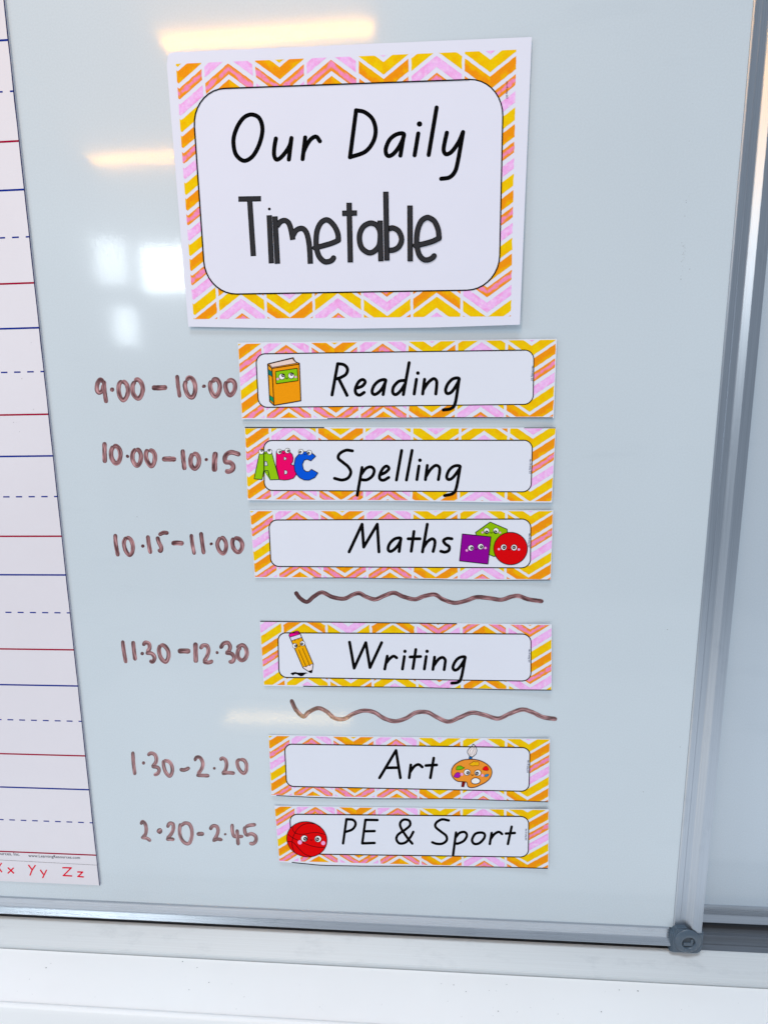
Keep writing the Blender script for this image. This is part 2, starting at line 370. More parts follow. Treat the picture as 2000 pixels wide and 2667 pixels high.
# ------------------------------------------------------------------ handwriting in brown marker
MID, DRK, LGT = (150, 120, 126), (70, 40, 44), (178, 138, 148)
def marker(name, parent, strokes, fr, s, wid, seed, label=None, tone=0.0, start=0.0):
    """strokes: (points, width factor). One mesh of streaky ink."""
    mb = MB(); rr = random.Random(seed)
    for k, st in enumerate(strokes):
        pts, wf = st if isinstance(st, tuple) and len(st) == 2 and isinstance(st[0], list) else (st, 1)
        P = crom(fr(pts), 1.3, False); T, N = normals2(P); n = len(P)
        for _ in range(2):
            N[1:-1] = (N[:-2]+2*N[1:-1]+N[2:])/4; N /= np.linalg.norm(N, axis=1)[:, None]
        m = 9; sd = rr.uniform(0, 99); hw = wid*wf*1.17/s/2
        cs = np.linspace(-1, 1, m); ends = np.minimum(np.arange(n), np.arange(n)[::-1])
        side = rr.choice((-1, 1))
        V, Cc = [], []
        for i in range(n):
            e = ends[i]; ww = hw*(.72 + .28*min(1, e/3.))*(1+.07*nz(i*.22, sd)) 
            sh_ = (nz(i*.9, sd, 3)*.5) if e == 0 else 0
            for c in cs:
                q = P[i] + N[i]*ww*c + T[i]*(0 if e else (1.6*(1-c*c)*(-1 if i == 0 else 1) + nz(c*4, sd)*.9))
                V.append(q)
                d = .50 + .85*nz(c*1.9+sd, i*.05) + .55*nz(c*5+sd, i*.08, 5)
                d += .16*max(0, abs(c)-.55)/.45 * (1.0 if c*side > 0 else .45)
                d += start*math.exp(-i/(n*.09)) + .42*math.exp(-i/5.) + (.30*nz(c*3, sd, 8)+.16)*math.exp(-(n-1-i)/3.) + tone
                d = min(1, max(0, d)); Cc.append(ink([a+(b-a)*d for a, b in zip(LGT, DRK)]))
        lay = np.repeat(.00003 + k*.00002 + np.arange(n)*3e-7, m)
        mb.add(BOARD.map(V, lay), [(i*m+j, i*m+j+1, (i+1)*m+j+1, (i+1)*m+j) for i in range(n-1) for j in range(m-1)], Cc)
    return mb.build(name, M_MARK, parent, label)
H1, H2, H3 = frame(220, 950, 3.95), frame(280, 1360, 4.366), frame(320, 1930, 4.366)
R3, R4, R5, R6, R7 = [frame(600, y, 1.8433) for y in (860, 1090, 1310, 1590, 1890)]
times = [
 ('the time 9.00 to 10.00 in brown marker', H1, 3.95, 40, [
  ('digit', '9', [([(192,172),(160,152),(132,200),(130,258),(152,285),(185,262),(196,205)], 1), ([(200,165),(207,270),(224,388)], .95)]),
  ('dot', None, [([(284,238),(286,272)], 1)]),
  ('digit', '0', [([(385,165),(357,200),(352,270),(370,335),(402,362),(435,325),(448,268),(438,210),(412,178),(388,172)], 1)]),
  ('digit', '0', [([(517,172),(496,215),(500,290),(530,335),(560,345),(590,300),(600,235),(580,178),(545,150),(518,165)], 1)]),
  ('dash', None, [([(698,235),(770,236),(845,232)], 1.15)]),
  ('digit', '1', [([(952,108),(963,215),(980,330)], .88)]),
  ('digit', '0', [([(1045,165),(1033,210),(1047,275),(1075,322),(1110,333),(1136,282),(1138,205),(1112,148),(1078,130),(1048,158)], 1)]),
  ('dot', None, [([(1226,208),(1232,230)], 1)]),
  ('digit', '0', [([(1302,165),(1293,220),(1313,290),(1350,325),(1385,275),(1393,205),(1370,157),(1338,148),(1320,175)], 1)]),
  ('digit', '0', [([(1458,172),(1451,222),(1468,283),(1500,312),(1538,272),(1550,215),(1535,172),(1502,157),(1470,175)], 1)])]),
 ('the time 10.00 to 10.15 in brown marker', H1, 3.95, 42, [
  ('digit', '1', [([(206,800),(207,900),(210,1005)], .95)]),
  ('digit', '0', [([(297,838),(275,890),(280,958),(315,1010),(350,1000),(370,930),(360,872),(328,838),(298,838)], .98)]),
  ('dot', None, [([(436,948),(450,935)], .9)]),
  ('digit', '0', [([(527,866),(497,912),(497,980),(535,1037),(570,1008),(582,940),(565,887),(535,864)], .95)]),
  ('digit', '0', [([(648,872),(632,922),(645,990),(685,1042),(715,1010),(726,940),(705,892),(668,876)], .95)]),
  ('dash', None, [([(803,970),(870,969),(938,972)], 1.1)]),
  ('digit', '1', [([(1010,875),(1017,970),(1030,1078)], .95)]),
  ('digit', '0', [([(1112,915),(1092,970),(1098,1033),(1135,1068),(1170,1032),(1178,970),(1155,923),(1118,914)], .98)]),
  ('dot', None, [([(1245,982),(1262,968)], .8)]),
  ('digit', '1', [([(1347,900),(1338,1000),(1338,1095)], 1.15)]),
  ('digit', '5', [([(1600,925),(1550,908),(1505,900),(1462,922),(1444,962),(1455,1000),(1500,1006),(1530,1040),(1520,1080),(1482,1098),(1452,1090)], 1)])]),
 ('the time 10.15 to 11.00 in brown marker', H2, 4.366, 40, [
  ('digit', '1', [([(88,140),(95,250),(120,385)], 1)]),
  ('digit', '0', [([(212,172),(187,230),(203,315),(248,375),(282,340),(287,262),(262,197),(218,170)], 1)]),
  ('dot', None, [([(394,262),(410,282)], .95)]),
  ('digit', '1', [([(458,155),(470,250),(490,355)], 1)]),
  ('digit', '5', [([(690,125),(638,120),(585,145)], 1), ([(566,168),(585,230),(612,290),(605,328),(580,315)], 1)]),
  ('dash', None, [([(733,240),(795,236),(862,242)], 1.2)]),
  ('digit', '1', [([(952,140),(965,250),(988,365)], .92)]),
  ('digit', '1', [([(1062,118),(1078,240),(1095,360)], .98)]),
  ('dot', None, [([(1174,240),(1186,255)], 1)]),
  ('digit', '0', [([(1282,175),(1250,240),(1268,318),(1315,357),(1345,310),(1347,240),(1320,187),(1290,172)], 1)]),
  ('digit', '0', [([(1432,180),(1419,240),(1440,308),(1485,343),(1525,303),(1530,240),(1497,192),(1445,180)], 1.05)])]),
 ('the time 11.30 to 12.30 in brown marker', H2, 4.366, 40, [
  ('digit', '1', [([(172,1352),(188,1480),(210,1600)], .95)]),
  ('digit', '1', [([(290,1358),(302,1470),(315,1570)], 1)]),
  ('dot', None, [([(388,1508),(402,1485)], .95)]),
  ('digit', '3', [([(408,1402),(430,1370),(470,1385),(478,1435),(452,1480)], 1), ([(440,1490),(500,1495),(535,1540),(515,1588),(482,1580)], 1)]),
  ('digit', '0', [([(600,1400),(585,1460),(610,1550),(660,1590),(692,1540),(690,1470),(652,1412),(605,1396)], 1.02)]),
  ('dash', None, [([(805,1468),(870,1466),(937,1470)], 1.25)]),
  ('digit', '1', [([(1000,1375),(1002,1480),(1005,1595)], 1.15)]),
  ('digit', '2', [([(1055,1440),(1085,1405),(1130,1408),(1148,1455),(1135,1520),(1098,1585)], 1), ([(1090,1588),(1150,1598),(1195,1580)], 1)]),
  ('dot', None, [([(1238,1490),(1255,1480)], .95)]),
  ('digit', '3', [([(1285,1435),(1320,1382),(1370,1375),(1394,1420),(1378,1470),(1348,1488)], 1), ([(1345,1488),(1410,1498),(1440,1540),(1425,1583),(1382,1593)], 1)]),
  ('digit', '0', [([(1472,1428),(1530,1400),(1570,1430),(1585,1500),(1560,1558),(1520,1570),(1482,1530),(1485,1462),(1512,1425)], 1.02)])]),
 ('the time 1.30 to 2.20 in brown marker', H3, 4.366, 36, [
  ('digit', '1', [([(113,128),(120,250),(137,385)], 1)]),
  ('dot', None, [([(236,240),(234,266)], 1)]),
  ('digit', '3', [([(285,165),(320,142),(365,160),(382,210),(370,255),(335,292)], 1.02), ([(332,294),(392,303),(412,335),(395,373),(357,390)], 1)]),
  ('digit', '0', [([(462,225),(465,290),(490,362),(533,402),(562,350),(555,282),(522,237),(470,224)], 1)]),
  ('dash', None, [([(650,328),(700,332),(755,308)], 1.05)]),
  ('digit', '2', [([(817,225),(840,188),(880,195),(908,250),(900,310),(853,382)], 1), ([(842,394),(910,395),(980,399)], 1)]),
  ('dot', None, [([(1033,320),(1047,308)], .9)]),
  ('digit', '2', [([(1107,220),(1130,200),(1165,217),(1180,270),(1165,335),(1133,372)], 1), ([(1130,374),(1200,364),(1268,370)], 1)]),
  ('digit', '0', [([(1332,210),(1300,240),(1320,318),(1370,370),(1402,340),(1405,270),(1377,222),(1336,213)], 1)])]),
 ('the time 2.20 to 2.45 in brown marker', H3, 4.366, 36, [
  ('digit', '2', [([(205,950),(225,922),(255,950),(266,1010),(256,1065),(225,1100)], 1), ([(212,1100),(270,1110),(315,1140)], .95)]),
  ('dot', None, [([(405,1050),(418,1028),(438,1012)], 1.5)]),
  ('digit', '2', [([(507,985),(530,942),(570,950),(573,1010),(547,1065),(505,1115)], 1), ([(497,1123),(540,1118),(582,1126)], 1)]),
  ('digit', '0', [([(655,945),(645,1030),(662,1110),(710,1165),(758,1162),(785,1080),(780,1000),(752,948),(705,938),(662,968)], 1)]),
  ('dash', None, [([(845,1062),(882,1060),(918,1062)], 1.15)]),
  ('digit', '2', [([(992,1010),(1020,972),(1065,975),(1083,1020),(1067,1080),(1032,1138)], 1), ([(1025,1140),(1075,1120),(1128,1128)], .95)]),
  ('dot', None, [([(1158,1070),(1170,1060)], .8)]),
  ('digit', '4', [([(1243,952),(1245,1020),(1262,1083),(1300,1090),(1365,1090)], .98), ([(1298,1015),(1305,1100),(1312,1185)], 1)]),
  ('digit', '5', [([(1508,955),(1445,962),(1398,978)], 1), ([(1385,980),(1387,1030),(1402,1078)], 1), ([(1402,1080),(1462,1060),(1508,1088),(1512,1138),(1482,1170),(1442,1168)], 1)])]),
]
sd = 0
for lab, fr, s, wid, items in times:
    pe = part_empty('handwritten_time', wb, lab)
    for nm, ch, st in items:
        sd += 1; marker(nm, pe, st, fr, s, wid, sd)
l1 = [(312,428),(335,458),(368,475),(400,450),(440,430),(490,452),(545,460),(590,440),(620,434),(650,450),(695,463),(740,445),(785,432),(830,450),(885,463),(930,448),(980,440),(1020,463),(1075,480),(1130,470),(1180,453),(1240,457),(1300,465),(1350,450),(1385,447),(1430,463),(1500,473)]
l2 = [(292,430),(315,478),(350,510),(375,490),(420,470),(460,485),(500,518),(545,522),(590,497),(640,482),(690,490),(740,520),(790,533),(840,520),(890,492),(945,490),(990,513),(1045,535),(1100,515),(1160,492),(1220,503),(1285,520),(1340,497),(1400,477),(1450,490),(1500,513),(1565,523)]
marker('wavy_line', wb, [(l1, 1)], R5, 1.8433, 17, 101, 'brown wavy marker line under the maths card', .15, .7)
marker('wavy_line', wb, [(l2, 1)], R6, 1.8433, 17, 102, 'brown wavy marker line under the writing card', .05, .6)
# ------------------------------------------------------------------ small marks on the board
mb = MB(); rs = random.Random(11); zr = frame(1500, 0, 2.764)
for q in ((792,1440),(793,1455),(783,1553),(761,1745),(770,1770),(765,1830),(758,1880),(755,1985),(755,2008),(818,1935),(840,742),(815,1012),(812,1408)):
    disc(mb, BOARD, zr([q])[0], rs.uniform(.5, 1.1), ink((138, 150, 162)), .00003, rs.uniform(.7, 2.2), 7)
for _ in range(30):
    t = rs.random(); disc(mb, BOARD, zr([(760+rs.gauss(0, 5)+20*(1-t), 1760+t*240)])[0], rs.uniform(.25, .6), ink((152, 164, 175)), .00003, rs.uniform(.4, 1.3), 6)
for q in ((1771, 1946), (1359, 1280), (357, 1346), (1675, 2063), (1738, 1640), (1200, 2350)): disc(mb, BOARD, q, 1.1, ink((120, 130, 140)), .00003, 1.0, 7)
o = mb.build('ink_speck', M_INK, wb); o['kind'] = 'stuff'
# ------------------------------------------------------------------ printed cards
PALA = {'or': (248,134,22), 'mu': (232,162,10), 'my': (228,182,14), 'pk': (242,128,186), 'co': (246,105,95), 'li': (216,166,228), 'lp': (230,144,212)}
def mixc(a, b, t):
    t = min(1, max(0, t)); return tuple(x+(y-x)*t for x, y in zip(a, b))
def chev_col(kind, c, x, y, right):
    n1 = nz(x*.16, y*.16, 1); n2 = nz(x*.45, y*.45, 7); P = PALA
    if kind == 0:
        t = (c-.42 if right else .62-c)*3 + n1*1.3 + n2*.7 + (-.75 if right else .05); q = mixc(P['or'], P['mu'], t)
    elif kind == 1:
        e = abs(c-.5)*2; q = mixc(P['pk'], P['or'], (e-.36)*5 + n1*2.6 + n2 + (.3 if right else -.2)); q = mixc(q, P['co'], max(0, n2*1.2-.05))
    elif kind == 2:
        e = abs(c-.5)*2; q = mixc(P['li'], P['lp'], .25+n1*1.2+n2*.8+(e-.6)*.8); q = mixc(q, (236, 205, 238), max(0, -n2*1.1))
    else: q = mixc(P['my'], P['mu'], .2+n1*.9)
    k = 1+.04*n2; return ink(tuple(min(255, v*k) for v in q))
def chevrons(mb, sh, corners, Wm, Hm, cols, layer, P_=42.4, T=11.9, th=8.2, slope=.68, seed=0):
    """cols: list of (centre mm, kind V=+1 / A=-1, phase mm, colour index at that phase)"""
    H = homog([(0, 0), (Wm, 0), (Wm, Hm), (0, Hm)], corners)
    hw = P_/2-1.15; na, nc = 16, 7
    for xc, vs, ph, ci in cols:
        for sg in (-1, 1):
            for k in range(-4, int(Hm/T)+5):
                yc = ph + k*T + .4*nz(k*3.1, xc, seed); kind = (ci+(k if vs > 0 else -k)) % 4
                tk = th*(1+.07*nz(k*1.7, xc+sg, 2)); t_loc = tk*(1.08 if kind in (0, 3) else .95)
                pts, cc = [], []
                for i in range(na+1):
                    a = i/na
                    for j in range(nc+1):
                        c = j/nc; x = xc+sg*a*hw
                        ed = .35*nz(x*.35+seed, k*5+j//nc*9, sg) if j in (0, nc) else 0
                        if i == na: x += sg*.45*nz(c*3, k*2.3, xc)
                        y = yc - vs*slope*a*hw + (c-.5)*t_loc + ed
                        pts.append((x, y)); cc.append(chev_col(kind, c, x+seed*50, y, sg*vs > 0))
                A = np.array(pts); cl = np.c_[np.clip(A[:, 0], 0, Wm), np.clip(A[:, 1], 0, Hm)]
                keep = []
                for i in range(na):
                    for j in range(nc):
                        f = (i*(nc+1)+j, i*(nc+1)+j+1, (i+1)*(nc+1)+j+1, (i+1)*(nc+1)+j); q = cl[list(f)]
                        if np.ptp(q[:, 0]) > .02 and np.ptp(q[:, 1]) > .02: keep.append(f)
                if keep:
                    used = sorted({i for f in keep for i in f}); mp = {u: n for n, u in enumerate(used)}
                    lay = layer + (0.00001 if sg > 0 else 0)
                    mb.add(sh.map(hap(H, cl[used]), lay), [tuple(mp[i] for i in f) for f in keep], [cc[i] for i in used])
def paper(sh, corners, name, parent, bow=None, nu=72, nv=24, th=.00013, roundc=0, mat=None):
    H = homog([(0, 1), (1, 1), (1, 0), (0, 0)], corners)
    us, vs = np.linspace(0, 1, nu+1), np.linspace(0, 1, nv+1); g = np.array([(u, v) for v in vs for u in us]); px = hap(H, g)
    if roundc:                                   # rounded top-left corner
        for k, (u, v) in enumerate(g):
            du, dv = (roundc*.7-u)/(roundc*.7), (v-(1-roundc))/roundc
            if du > 0 and dv > 0:
                r = math.hypot(du, dv); m = max(du, dv)
                if r > 0: px[k] = hap(H, [(roundc*.7*(1-du*m/r), 1-roundc+roundc*dv*m/r)])[0]
    if bow is not None:
        off = np.interp(g[:, 0], np.linspace(0, 1, len(bow)), bow); px[:, 1] += off*(1-g[:, 1])**5
    mb = MB(); F = sh.map(px, 0); B = sh.map(px, -th); n = len(px)
    V = np.vstack([F, B]); fs = []
    for j in range(nv):
        for i in range(nu):
            a = j*(nu+1)+i; fs.append((a, a+1, a+nu+2, a+nu+1)); fs.append((n+a, n+a+nu+1, n+a+nu+2, n+a+1))
    rim = [i for i in range(nu+1)] + [j*(nu+1)+nu for j in range(1, nv+1)] + [nv*(nu+1)+i for i in range(nu-1, -1, -1)] + [j*(nu+1) for j in range(nv-1, 0, -1)]
    V = list(V); m0 = len(V)
    for k in rim: V.append(V[k]); V.append(V[n+k])
    for k in range(len(rim)):
        k2 = (k+1) % len(rim); fs.append((m0+2*k2, m0+2*k, m0+2*k+1, m0+2*k2+1))
    mb.v = [tuple(q) for q in V]; mb.f = fs; return mb.build(name, mat or M_PAPER, parent)
def rrect(W_, H_, r, n=10):
    P = []
    for cx, cy, a0 in ((W_-r, r, -90), (W_-r, H_-r, 0), (r, H_-r, 90), (r, r, 180)):
        for a in np.linspace(a0, a0+90, n): P.append((cx+r*math.cos(math.radians(a)), cy+r*math.sin(math.radians(a))))
    P.append(P[0]); return P
def panel(sh, corners, Wm, Hm, r, lw, parent, mat=None):
    """white rounded panel with a thin black outline printed over the border"""
    H = homog([(0, 0), (Wm, 0), (Wm, Hm), (0, Hm)], corners)
    xs = sorted(set(list(np.linspace(0, Wm, 70)) + [r*(1-math.cos(a)) for a in np.linspace(0, math.pi/2, 9)] + [Wm-r*(1-math.cos(a)) for a in np.linspace(0, math.pi/2, 9)]))
    nv = 18; g = []
    for x in xs:
        e = min(x, Wm-x); ins = r-math.sqrt(max(0, r*r-(r-e)**2)) if e < r else 0
        for v in np.linspace(ins, Hm-ins, nv+1): g.append((x, v))
    mb = MB(); mb.v = [tuple(q) for q in sh.map(hap(H, g), 2*LY)]
    mb.f = [(i*(nv+1)+j, i*(nv+1)+j+1, (i+1)*(nv+1)+j+1, (i+1)*(nv+1)+j) for i in range(len(xs)-1) for j in range(nv)]
    mb.build('white_panel', mat or M_PAPER, parent)
    mb = MB(); stroke(mb, sh, hap(H, rrect(Wm, Hm, r)), lw, INK_B, 3*LY, straight=True)
    mb.build('panel_outline', M_INK, parent)
INK_B = ink((9, 8, 12)); INK_O = ink((14, 8, 20))
def lettering(sh, fr, strokes, w, parent, dots=(), name='lettering', layer=3.6*LY, label=None):
    mb = MB(); s = fr([(1, 0)])[0, 0]-fr([(0, 0)])[0, 0]
    for k, st in enumerate(strokes): stroke(mb, sh, fr(st), w*s, INK_B, layer + k*4e-6)
    for x, y, r in dots: disc(mb, sh, fr([(x, y)])[0], r*s, INK_B, layer)
    return mb.build(name, M_INK, parent, label)
def credit(sh, p0, p1, hgt, parent, col=(70, 80, 112)):
    """tiny vertical copyright line 'Miss Frawley ICT' (as far as it can be read)"""
    G = {'M': [[(0,0),(0,1),(.4,.4),(.8,1),(.8,0)]], 'i': [[(.1,0),(.1,.6)]], 's': [[(.45,.55),(.1,.5),(.4,.25),(.05,0)]], 'F': [[(0,0),(0,1),(.6,1)],[(0,.5),(.5,.5)]],
         'r': [[(0,0),(0,.6),(.35,.6)]], 'a': [[(.5,.6),(.1,.5),(.1,.05),(.5,.1),(.5,.6),(.5,0)]], 'w': [[(0,.6),(.2,0),(.35,.5),(.5,0),(.7,.6)]], 'l': [[(.1,0),(.1,1)]],
         'e': [[(.1,.3),(.5,.35),(.3,.6),(.05,.3),(.3,0),(.5,.1)]], 'y': [[(0,.6),(.25,.05)],[(.5,.6),(.1,-.4)]], 'I': [[(.2,0),(.2,1)],[(0,1),(.4,1)],[(0,0),(.4,0)]],
         'C': [[(.6,.9),(.2,1),(0,.5),(.2,0),(.6,.1)]], 'T': [[(.3,0),(.3,1)],[(0,1),(.6,1)]], ' ': []}
    wd = {'M': 1.05, 'w': .95, 'i': .4, 'l': .4, ' ': .5}; txt = 'Miss Frawley ICT'; tot = sum(wd.get(c, .8) for c in txt)
    p0, p1 = np.array(p0, float), np.array(p1, float); d = (p1-p0)/tot; up = np.array([d[1], -d[0]]); up = up/np.linalg.norm(up)*hgt
    mb = MB(); x = 0
    for c in txt:
        for st in G[c]: stroke(mb, sh, [p0+d*(x+a)+up*b for a, b in st], .85, ink(col), 4*LY, straight=True, step=4)
        x += wd.get(c, .8)
    mb.build('credit_line', M_INK, parent)
# eyes and faces of the clip art
WHT = ink((222, 230, 240)); PNK = ink((226, 150, 205))
def eye(sh, fr, c, r, pup, pr, parent, layer, ry=None):
    mb = MB(); s = fr([(1, 0)])[0, 0]-fr([(0, 0)])[0, 0]; C_ = fr([c])[0]; q = fr([pup])[0]; ry = ry or r
    disc(mb, sh, C_, r*s, INK_O, layer, ry*s); disc(mb, sh, C_, r*s*.85, WHT, layer+LY*.4, ry*s*.85)
    disc(mb, sh, q, pr*s, INK_O, layer+LY*.8)
    disc(mb, sh, q+np.array([-.25, -.1])*pr*s, pr*s*.24, WHT, layer+LY*1.2, n=8); disc(mb, sh, q+np.array([.35, .25])*pr*s, pr*s*.2, WHT, layer+LY*1.2, n=8)
    return mb.build('eye', M_INK, parent)
def mouth(sh, fr, pts, w, parent, layer, col=None):
    mb = MB(); s = fr([(1, 0)])[0, 0]-fr([(0, 0)])[0, 0]; stroke(mb, sh, fr(pts), w*s, col or INK_O, layer, step=.7); mb.build('mouth', M_INK, parent)
def cheek(sh, fr, c, r, parent, layer):
    mb = MB(); s = fr([(1, 0)])[0, 0]-fr([(0, 0)])[0, 0]; disc(mb, sh, fr([c])[0], r*s, PNK, layer, n=14); mb.build('cheek', M_INK, parent)
def drawing(sh, fr, name, parent, fills, lines, layer=4*LY, label=None):
    """fills: (points, colour, smooth?)  lines: (points, width, colour, smooth?)"""
    mb = MB(); s = fr([(1, 0)])[0, 0]-fr([(0, 0)])[0, 0]
    for k, (pts, colr, sm) in enumerate(fills):
        P = fr(pts)
        if sm: P = crom(np.vstack([P, P[:1]]), 1.5, True)
        fill(mb, sh, P, ink(colr), layer + k*LY*.35)
    l2_ = layer + len(fills)*LY*.35
    for k, (pts, w_, colr, sm) in enumerate(lines): stroke(mb, sh, fr(pts), w_*s, ink(colr), l2_+k*3e-6, straight=not sm, step=1.5)
    return mb.build(name, M_INK, parent, label)
def cutline(sh, bow, u0, u1, w, parent, top=False):
    us = np.linspace(u0, u1, 30); H = homog([(0, 1), (1, 1), (1, 0), (0, 0)], sh.c)
    px = hap(H, [(u, 1 if top else 0) for u in us])
    px[:, 1] += (w*.5+.2 if top else np.interp(us, np.linspace(0, 1, len(bow)), bow)-w*.5-.2)
    mb = MB(); stroke(mb, sh, px, w, INK_B, 2.5*LY, cap='butt'); mb.build('cut_line', M_INK, parent)

# --- title poster
F1, F2 = frame(400, 60, 1.58), frame(400, 440, 1.58)
pc = [(431.6,134.7),(1384.8,94.8),(1353.8,845),(490.5,850)]
def lift_poster(u, v): return .0004 + .0025*(1-v)**2*(.55+.45*u) + .0026*np.clip(u-.55, 0, 1)**2*3 + .0003*np.sin(7*u+2)*(1-v)
shp = Sheet(pc, lift_poster)
po = thing('title_poster', 'large landscape poster reading Our Daily Timetable at the top of the board', 'poster')
paper(shp, pc, 'paper', po, [0, 5, 8, 6, 0], roundc=.03)
prc = [(458,165),(1351.5,127.6),(1336.7,823),(504.4,830.5)]
mb = MB(); chevrons(mb, shp, prc, 278, 196, [(1.3,1,9.8,0),(43.8,-1,5,1),(86.3,1,9.6,0),(128.6,-1,5.4,1),(171,1,9.2,3),(213.4,-1,5.8,2),(255.8,1,10.5,3)], LY, seed=1)
mb.build('chevron_border', M_INK, po)
panel(shp, [(499.5,232),(1311.5,202.4),(1299.4,753.8),(536.6,766.5)], 252, 158, 27, 3.5, po)
RO = frame(580, 260, 2.5136)
OD = [
 [(188,93),(140,112),(100,165),(74,235),(72,300),(90,360),(138,396),(190,372),(230,310),(256,230),(258,165),(235,112),(188,93)],
 [(348,250),(338,310),(337,360),(352,388),(380,375),(415,335),(440,292),(450,247)],[(450,247),(433,388)],
 [(540,243),(523,385)],[(528,340),(553,288),(580,252),(612,238),(636,268)],
 [(873,68),(833,373)],[(873,65),(930,78),(982,125),(1001,200),(983,275),(930,338),(833,373)],
 [(1186,222),(1140,222),(1095,255),(1069,310),(1070,350),(1090,365),(1125,343),(1165,285),(1186,222)],[(1186,222),(1163,362)],
 [(1280,217),(1256,360)],[(1400,47),(1348,358)],
 [(1467,212),(1454,270),(1446,325),(1462,353),(1500,335),(1545,272),(1573,208)],[(1573,208),(1538,405),(1518,470),(1483,505),(1430,514)]]
lettering(shp, RO, OD[:5], 28, po, label='the word Our in rounded black letters')
lettering(shp, RO, OD[5:], 28, po, [(1288,155,18)], label='the word Daily in rounded black letters')
RT = frame(580, 480, 2.765)
def outlined(sh, fr, letters, w, parent):
    mb = MB(); s = fr([(1, 0)])[0, 0]-fr([(0, 0)])[0, 0]; GR, GO = ink((44, 46, 52)), ink((8, 8, 10)); lay = 3.6*LY
    for st_list in letters:
        for colr, ww, sh_ in ((GO, w, 0), (GR, w-11, 5.5)):
            for pts, cap_ in st_list:
                P = fr(pts)
                if len(P) == 2 or cap_ == 'flat':
                    for a, b in ((0, 1), (-1, -2)):
                        if cap_ == 'flat': d = (P[b]-P[a]); d /= np.linalg.norm(d); P[a] = P[a]+d*sh_*s
                stroke(mb, sh, P, ww*s, colr, lay, cap='round' if cap_ == 'round' else 'butt')
            lay += 6e-6
            lay += 2e-5
    return mb.build('lettering', M_INK, parent, 'the word Timetable in thin outlined dark grey letters')
e1 = [(664,455),(720,441),(790,420),(833,400)]; e1b = [(833,398),(828,350),(805,300),(770,262),(740,254),(705,277),(680,330),(672,400),(676,460),(695,518),(730,553),(760,555),(785,545),(798,528)]
outlined(shp, RT, [
 [([(194,104),(198,115),(221,515)][0::2],'flat'), ([(113,104),(276,101)],'flat')],
 [([(335,220),(351,567)],'flat')],
 [([(376,228),(394,570)],'flat'), ([(390,300),(415,268),(447,258),(475,277),(492,325),(505,397)],'flat'), ([(503,370),(530,328),(570,315),(600,340),(618,400),(627,480),(631,570)],'flat')],
 [(e1,'round'), (e1b,'round')],
 [([(910,130),(919,560)],'flat'), ([(860,206),(967,204)],'flat')],
 [([(1062,277),(1015,300),(988,350),(986,410),(1005,460),(1050,490),(1090,480),(1125,440),(1134,380),(1130,330),(1105,290),(1062,277)],'round'), ([(1133,258),(1139,552)],'flat')],
 [([(1195,318),(1225,312),(1262,330),(1284,370),(1286,410),(1265,450),(1230,470),(1195,473)],'flat'), ([(1174,50),(1182,547)],'flat')],
 [([(1348,150),(1350,552)],'flat')],
 [([(1387,438),(1440,428),(1510,408),(1558,385)],'round'), ([(1558,383),(1550,320),(1525,265),(1490,240),(1465,238),(1430,262),(1405,320),(1396,390),(1400,450),(1415,505),(1445,538),(1475,542),(1505,530),(1522,513)],'round')],
], 39, po)
mb = MB(); disc(mb, shp, RT([(336,175)])[0], 10/2.765, INK_B, 5*LY); mb.build('letter_dot', M_INK, po)
credit(shp, (1318.5, 211), (1318, 256), 4.2, po, (90, 60, 85))
# --- subject cards
GC = 'subject cards stuck on the whiteboard'
def card(label, fr, cor, pan, rad, bow, cols, lift, Hp):
    c = [tuple(q) for q in fr(cor)]; sh = Sheet(c, lift); o = thing('subject_card', label, 'card', GC)
    paper(sh, c, 'paper', o, bow, nv=14, mat=M_CARD)
    inn = hap(homog([(0, 0), (1, 0), (1, 1), (0, 1)], c), [(.0015, .018), (.9985, .012), (.9985, .985), (.0015, .985)])
    mb = MB(); chevrons(mb, sh, inn, 275, 65.5, cols, LY, seed=Hp); mb.build('chevron_border', M_INK, o)
    px = fr(pan); Q = at(px)*1000; w_ = np.linalg.norm(Q[0]-Q[1]); h_ = np.linalg.norm(Q[1]-Q[2])
    panel(sh, px, w_, h_, rad, 2.6, o, M_CARD); return sh, o
def L(a, b, c, ph=3.0):
    return lambda u, v: .0004 + .75*a*(1-v)**2*(.5+.5*np.sin(ph+3.2*u)**2) + b*np.clip(u-.75, 0, 1)**2*16 + c*np.clip(.2-u, 0, 1)**2*25
def cols7(x0, P_, ph, va, vb, aa, ab):
    out = []
    for i in range(7):
        xc = x0 + i*P_
        out.append((xc, 1, ph, va if i < 4 else vb) if i % 2 == 0 else (xc, -1, ph-4.2, aa if i < 4 else ab))
    return out
# Reading
sh, o = card('subject card reading Reading with an orange book drawing', R3, [(35,58),(1567,40),(1552,420),(55,427)], [(122,113),(1457,94),(1453,355),(135,370)], 8, [0,1.5,0,0,-1,0,1], cols7(.2,42.4,9.3,0,3,1,2), L(.0020,.0016,.0004), 2)
lettering(sh, R3, [[(515,160),(488,310)],[(515,160),(545,165),(562,185),(555,210),(530,226),(505,234)],[(520,232),(560,312)],
 [(603,278),(632,268),(647,248),(635,236),(615,248),(600,280),(603,302),(620,311),(642,298)],
 [(745,238),(715,242),(690,265),(680,295),(692,308),(715,295),(735,268),(745,238)],[(745,238),(733,308)],
 [(836,240),(808,245),(783,272),(780,300),(795,308),(817,290),(838,258)],[(858,155),(830,308)],
 [(893,235),(882,305)],[(932,235),(923,305)],[(926,285),(950,250),(975,232),(989,242),(990,265),(986,305)],
 [(1098,232),(1070,232),(1045,255),(1033,285),(1040,303),(1060,297),(1082,268),(1098,232)],[(1098,232),(1080,345),(1060,375),(1022,382)]], 15.5, o, [(900,205,9)])
cutline(sh, [0,1.5,0,0,-1,0,1], .28, .997, 1.8, o)
